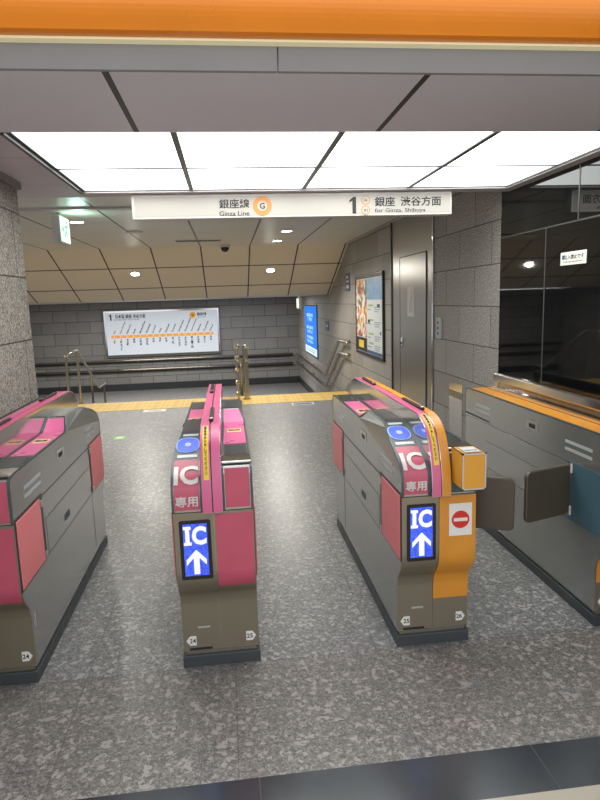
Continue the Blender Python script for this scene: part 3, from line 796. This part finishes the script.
# digital screen
D_ = thing('information_screen', (XR, 14.55, .27), 'blue glowing upright screen on the right wall down by the landing', 'screen')
bx('screen_case', -.022, -.001, -1.03, 1.03, 0, 1.20, M['dark_steel'], D_, .006)
bx('screen_face', -.026, -.021, -1.0, 1.0, .03, 1.17, M['screen'], D_)
bx('screen_footer', -.028, -.026, -1.0, 1.0, .03, .20, M['screen_w'], D_)
for z, s_, W in ((.96, '銀座線', 1.1), (.86, 'ご案内', .8), (.66, '運行情報', 1.2), (.56, 'お知らせ', .9), (.42, '平常運転', 1.2), (.33, 'Information', 1.0)):
    text('screen_text', s_, W, .085, (-.0265, .1, z), UY, UZ, M['screen_t'], D_, .02)
for z in (.09, .14): bx('screen_line', -.0295, -.028, -.7, .8, z, z+.012, M['bluesign'], D_)
# small signs
def wallplate(name, y0, y1, z0, z1, m, label, cat, th=.012, group=None):
    T = thing(name, (XR, (y0+y1)/2, z0), label, cat, group); a = (y1-y0)/2
    bx('plate', -th, 0, -a, a, 0, z1-z0, m, T, .002); return T, a, z1-z0
T, a, h_ = wallplate('blue_wall_sign', 9.82, 10.15, 1.715, 2.005, M['bluesign'], 'small blue and white notice high on the wall left of the poster', 'sign')
bx('white_mark', -.0135, -.012, -a*.8, a*.8, h_*.5, h_*.58, M['paper'], T); bx('white_mark', -.0135, -.012, -a*.4, a*.6, h_*.7, h_*.86, M['paper'], T); bx('white_mark', -.0135, -.012, -a*.6, a*.5, h_*.15, h_*.32, M['paper'], T)
T, a, h_ = wallplate('blue_wall_sign', 11.99, 12.36, .965, 1.16, M['bluesign'], 'tiny dark blue notice above the stair handrail, right of the blue screen', 'sign')
bx('white_mark', -.0135, -.012, -a*.5, a*.5, h_*.4, h_*.6, M['paper'], T)
T, a, h_ = wallplate('call_panel', 5.545, 5.655, 1.193, 1.39, M['louver'], 'small grey intercom plate on the granite beside the steel door', 'intercom', .02)
for z in (.05, .10, .15): 
    bm = bmesh.new(); cyl(bm, (-.024, 0, z), (-.019, 0, z), .014, 16); obj('button', bm, M['dgrey'], T)
T, a, h_ = wallplate('inspection_cover', 5.015, 5.325, .20, .825, M['steel_p'], 'narrow mirror-like steel cover set low in the granite wall', 'wall cover', .006)
bx('cover_reflection', -.009, -.006, -a, a, h_-.135, h_-.075, M['olive'], T)  # olive band painted in for the gate's orange mirrored in the steel
T = thing('paper_notice', (XR-.007, 6.505, 1.38), 'white paper notice taped to the steel door', 'notice')
bx('sheet', -.003, 0, -.12, .12, 0, .32, M['paper'], T)
for k in range(3): bx('print', -.0036, -.003, -.05+k*.04, -.043+k*.04, .04, .27-k*.05, M['grey_ink'], T)
T = thing('glass_sticker', (XR, 3.375, 1.75), 'white sticker with small dark writing on the black glass', 'sticker')
bx('sheet', -.003, 0, -.133, .133, 0, .075, M['white'], T, .0005)
text('lettering', '立入禁止です', .20, .026, (-.0035, -.01, .046), UY, UZ, M['ink'], T, .01)
bx('mark', -.0042, -.003, .088, .116, .034, .058, M['bluesign'], T)
text('lettering', 'Staff only beyond here', .20, .010, (-.0035, 0, .018), UY, UZ, M['grey_ink'], T)

# ================================================================== CEILING FITTINGS
def exit_sign():
    T = thing('exit_sign', (-1.50, 6.1, 2.19), 'green and white lit emergency exit sign hanging from the left ceiling', 'exit sign')
    bm = bmesh.new(); box(bm, -.045, .03, -.17, .17, 0, .245); obj('sign_case', bm, M['sign_box'], T, .006)
    bx('sign_face', .030, .036, -.155, .155, .012, .233, M['exit_w'], T)
    bm = bmesh.new()      # running figure and arrow as green shapes
    flat(bm, disc_pts(.045, .072, .018, .018, 16), .001)
    for q in ([(.02, .05), (.055, .045), (.03, -.01), (.0, -.005)], [(.0, .0), (.03, -.005), (.07, -.05), (.05, -.065)], [(.0, .0), (.02, -.02), (-.02, -.075), (-.045, -.06)], [(.05, .045), (.085, .02), (.078, .008), (.04, .03)], [(.022, .05), (-.02, .03), (-.015, .015), (.02, .03)]): flat(bm, q, .001)
    flat(bm, [(-.13, .0), (-.09, .04), (-.09, .015), (-.05, .015), (-.05, -.015), (-.09, -.015), (-.09, -.04)], .001)
    place(bm, (.0362, 0, .125), (0, 1, 0), UZ); obj('pictogram', bm, M['exit_g'], T)
    bm = bmesh.new(); box(bm, -.02, .01, -.05, .05, .245, .28); obj('bracket', bm, M['steel_p'], T)
    l = bpy.data.lights.new('exit_glow', 'POINT'); l.energy = 1.2; l.color = (.6, 1, .8); l.shadow_soft_size = .08
    lo = bpy.data.objects.new('exit_glow', l); C.objects.link(lo); lo.parent = T; lo.location = (.16, 0, .15)
exit_sign()
T = thing('exit_sign', (1.42, 11.95, 1.42), 'small green exit sign seen edge-on under the sloping ceiling', 'exit sign')
bx('sign_case', -.035, .02, -.2, .2, 0, .22, M['sign_box'], T, .004); bx('bracket', -.01, .005, -.03, .03, .22, .25, M['steel_p'], T); bx('sign_face', -.039, -.035, -.18, .18, .02, .20, M['exit_w'], T)
def downlight(x, y, z, label, tilt=0.0, p=6):
    T = thing('downlight', (x, y, z), label, 'downlight', 'recessed round downlights'); T.rotation_euler = (tilt, 0, 0)
    bm = bmesh.new(); n = 28
    R = [[bm.verts.new((r*math.cos(2*math.pi*k/n), r*math.sin(2*math.pi*k/n), zz)) for k in range(n)] for r, zz in ((.085, 0), (.082, -.006), (.068, -.006), (.065, 0))]
    for a_, b_ in zip(R, R[1:]):
        for k in range(n): bm.faces.new([a_[k], a_[(k+1) % n], b_[(k+1) % n], b_[k]])
    obj('ring', bm, M['sign_box'], T, smooth=True)
    bm = bmesh.new(); cyl(bm, (0, 0, -.004), (0, 0, -.001), .065, 24); obj('lamp', bm, M['lamp'], T)
    l = bpy.data.lights.new('downlight_beam', 'SPOT'); l.energy = p; l.spot_size = math.radians(150); l.spot_blend = .6; l.color = (1, .95, .86); l.energy *= 3; l.shadow_soft_size = .05
    lo = bpy.data.objects.new('downlight_beam', l); C.objects.link(lo); lo.parent = T; lo.location = (0, 0, -.015)
tl = -math.atan2(.78, 1.9)
SZ = lambda y: 2.47-(y-9.9)*.78/1.9
downlight(-1.51, 10.75, SZ(10.75), 'round lit downlight in the sloping beige ceiling, left one above the route map', tl, 16)
downlight(.79, 10.75, SZ(10.75), 'round lit downlight in the sloping beige ceiling, right one above the centre stair rail', tl, 16)
downlight(.81, 7.95, 2.47, 'round lit downlight in the flat ceiling just behind the hanging sign, upper of two', 0, 12)
downlight(.79, 9.2, 2.47, 'round lit downlight in the flat ceiling near the slope, lower of two', 0, 12)
downlight(-1.50, 6.75, 2.47, 'round lit downlight in the flat ceiling beside the green exit sign', 0, 12)
T = thing('dome_camera', (.02, 9.65, 2.47), 'small dark dome camera on the ceiling behind the hanging sign', 'security camera')
bm = bmesh.new(); cyl(bm, (0, 0, -.04), (0, 0, 0), .085, 24); obj('mount', bm, M['sign_box'], T, .006)
bm = bmesh.new(); bmesh.ops.create_uvsphere(bm, u_segments=24, v_segments=12, radius=.065, matrix=Matrix.Translation((0, 0, -.045))); obj('dome', bm, M['black'], T, smooth=True)
for x, y, w_, lb in ((-1.05, 7.7, .16, 'round speaker grille in the flat ceiling, left of the centre'), ):
    T = thing('speaker_grille', (x, y, 2.47), 'pale round speaker grille in the ceiling behind the left of the hanging sign', 'speaker')
    bm = bmesh.new(); cyl(bm, (0, 0, -.012), (0, 0, 0), .10, 28); obj('grille', bm, M['ceil'], T, .004)
T = thing('air_vent', (-.35, 8.9, 2.47), 'long flat air vent in the ceiling above the sloping tiles', 'vent')
bm = bmesh.new(); box(bm, -.33, .33, -.12, .12, -.008, 0); obj('frame', bm, M['ceil_far'], T, .002)
for k in range(4): bx('slat', -.31, .31, -.09+k*.05, -.075+k*.05, -.011, -.008, M['dgrey'], T)

# ================================================================== HANDRAILS
rm = mat('handrail_steel', srgb(190, 182, 165), .2, 1)
T = thing('handrail', (1.90, 9.7, 0), 'double steel handrail running down the stairs along the right wall', 'handrail')
def loc(T, pts): return [V(p)-T.location for p in pts]
X_ = 1.91
for z0, z1, nm in ((.89, .09, 'upper_rail'), (.68, -.14, 'lower_rail')):
    tube(nm, loc(T, [(1.985, 9.85, z0), (X_, 9.85, z0), (X_, 10.45, z0-.02), (X_, 12.05, z1), (X_, YF-.12, z1)]), .028, rm, T)
for y, z in ((10.0, .89), (10.45, .87), (12.1, .09), (14.2, .09), (16.3, .09)):
    for dz in (0, -.215):
        bm = bmesh.new()
        a_ = V((X_, y, z+dz))-T.location; cyl(bm, a_, a_+V((.085, 0, -.02)), .012, 10); cyl(bm, a_+V((.075, 0, -.02)), a_+V((.09, 0, -.02)), .035, 16)
        obj('bracket', bm, rm, T)
T = thing('handrail', (-2, YF-.1, .1), 'double steel handrail along the far granite wall under the route map', 'handrail')
for z, nm in ((.09, 'upper_rail'), (-.17, 'lower_rail')):
    tube(nm, loc(T, [(-5.95, YF-.10, z), (1.8, YF-.10, z)]), .03, rm, T)
    bx(nm+'_shadow', -3.95, 3.8, .075, .098, z-.1-.075, z-.1-.015, M['base_dark'], T)  # dark strip standing in for the shadow under the rail
for k in range(8):
    x = -5.5+k*1.0
    for z in (.06, -.20):
        bm = bmesh.new(); cyl(bm, V((x, YF-.1, z))-T.location, V((x, YF, z))-T.location, .014, 10); obj('bracket', bm, rm, T)
# left stair rail
T = thing('handrail', (-2.5, 9.7, 0), 'free-standing steel stair handrail seen above the left ticket gate', 'handrail')
tube('rail', loc(T, [(-2.5, 9.66, .86), (-2.5, 10.43, .89), (-2.5, 11.9, .06), (-2.5, 12.5, .06)]), .021, rm, T)
for y, zt, zb in ((9.70, .86, 0), (10.40, .88, 0), (11.3, .40, -.456), (12.35, .06, ZL)):
    bm = bmesh.new(); cyl(bm, V((-2.5, y, zb))-T.location, V((-2.5, y, zt))-T.location, .021, 14); cyl(bm, V((-2.5, y, zb))-T.location, V((-2.5, y, zb+.012))-T.location, .04, 16); obj('post', bm, rm, T)
# centre stair rail
T = thing('handrail', (.22, 9.9, 0), 'steel double handrail with thick post at the middle of the stair top', 'handrail')
for dx in (-.055, .055):
    for z0 in (.87, .66):
        tube('rail', loc(T, [(.20+dx*1.3, 9.82, z0), (.20+dx*1.3, 10.35, z0), (.20+dx*1.3, 12.0, z0-.80)]), .021, rm, T)
bm = bmesh.new(); cyl(bm, V((.26, 9.95, 0))-T.location, V((.26, 9.95, .90))-T.location, .045, 20); obj('post', bm, rm, T, .008)
bm = bmesh.new(); cyl(bm, V((.26, 9.95, 0.004))-T.location, V((.26, 9.95, .018))-T.location, .07, 20); obj('post_base', bm, rm, T)
for y, zb in ((10.9, -.304), (11.95, ZL)):
    bm = bmesh.new(); cyl(bm, V((.2, y, zb))-T.location, V((.2, y, .87-(y-10.35)*.485))-T.location, .025, 14); obj('post', bm, rm, T)
bm = bmesh.new()
for z in (.87, .66): cyl(bm, V((.11, 9.95, z))-T.location, V((.32, 9.95, z))-T.location, .018, 12)
obj('cross_bar', bm, rm, T)
bm = bmesh.new(); cyl(bm, V((.125, 9.90, 0))-T.location, V((.125, 9.90, .88))-T.location, .022, 14); obj('post', bm, rm, T)
for z in (.88, .70, .50, .30, .12):
    bm = bmesh.new(); cyl(bm, V((.115, 9.88, z-.02))-T.location, V((.135, 9.92, z+.02))-T.location, .038, 14); obj('clamp', bm, rm, T, .006)

# ================================================================== FLOOR STICKERS
T = thing('floor_sticker', (-1.385, 7.48, .0005), 'small pale green sticker on the granite floor left of the middle gate', 'sticker')
bx('sheet', -.06, .06, -.09, .09, 0, .0012, M['green'], T); bx('mark', -.03, .03, -.03, .03, .0012, .0018, M['white'], T)
T = thing('floor_sticker', (-1.17, 9.33, .0005), 'white floor sticker just in front of the yellow strip, left of the middle gate', 'sticker')
bx('sheet', -.17, .17, -.10, .10, 0, .0012, M['white'], T); bx('mark', -.10, .10, -.02, .02, .0012, .0018, M['grey_ink'], T)
T = thing('floor_sticker', (1.10, 9.25, .0005), 'white and blue floor sticker in front of the yellow strip, left of the half-orange gate', 'sticker')
bx('sheet', -.17, .17, -.10, .10, 0, .0012, M['white'], T); bx('mark', -.15, .15, -.075, .075, .0012, .0018, M['floor'], T); bx('mark', -.1, .1, -.03, .03, .0018, .0024, M['bluesign'], T)
bpy.context.view_layer.update()
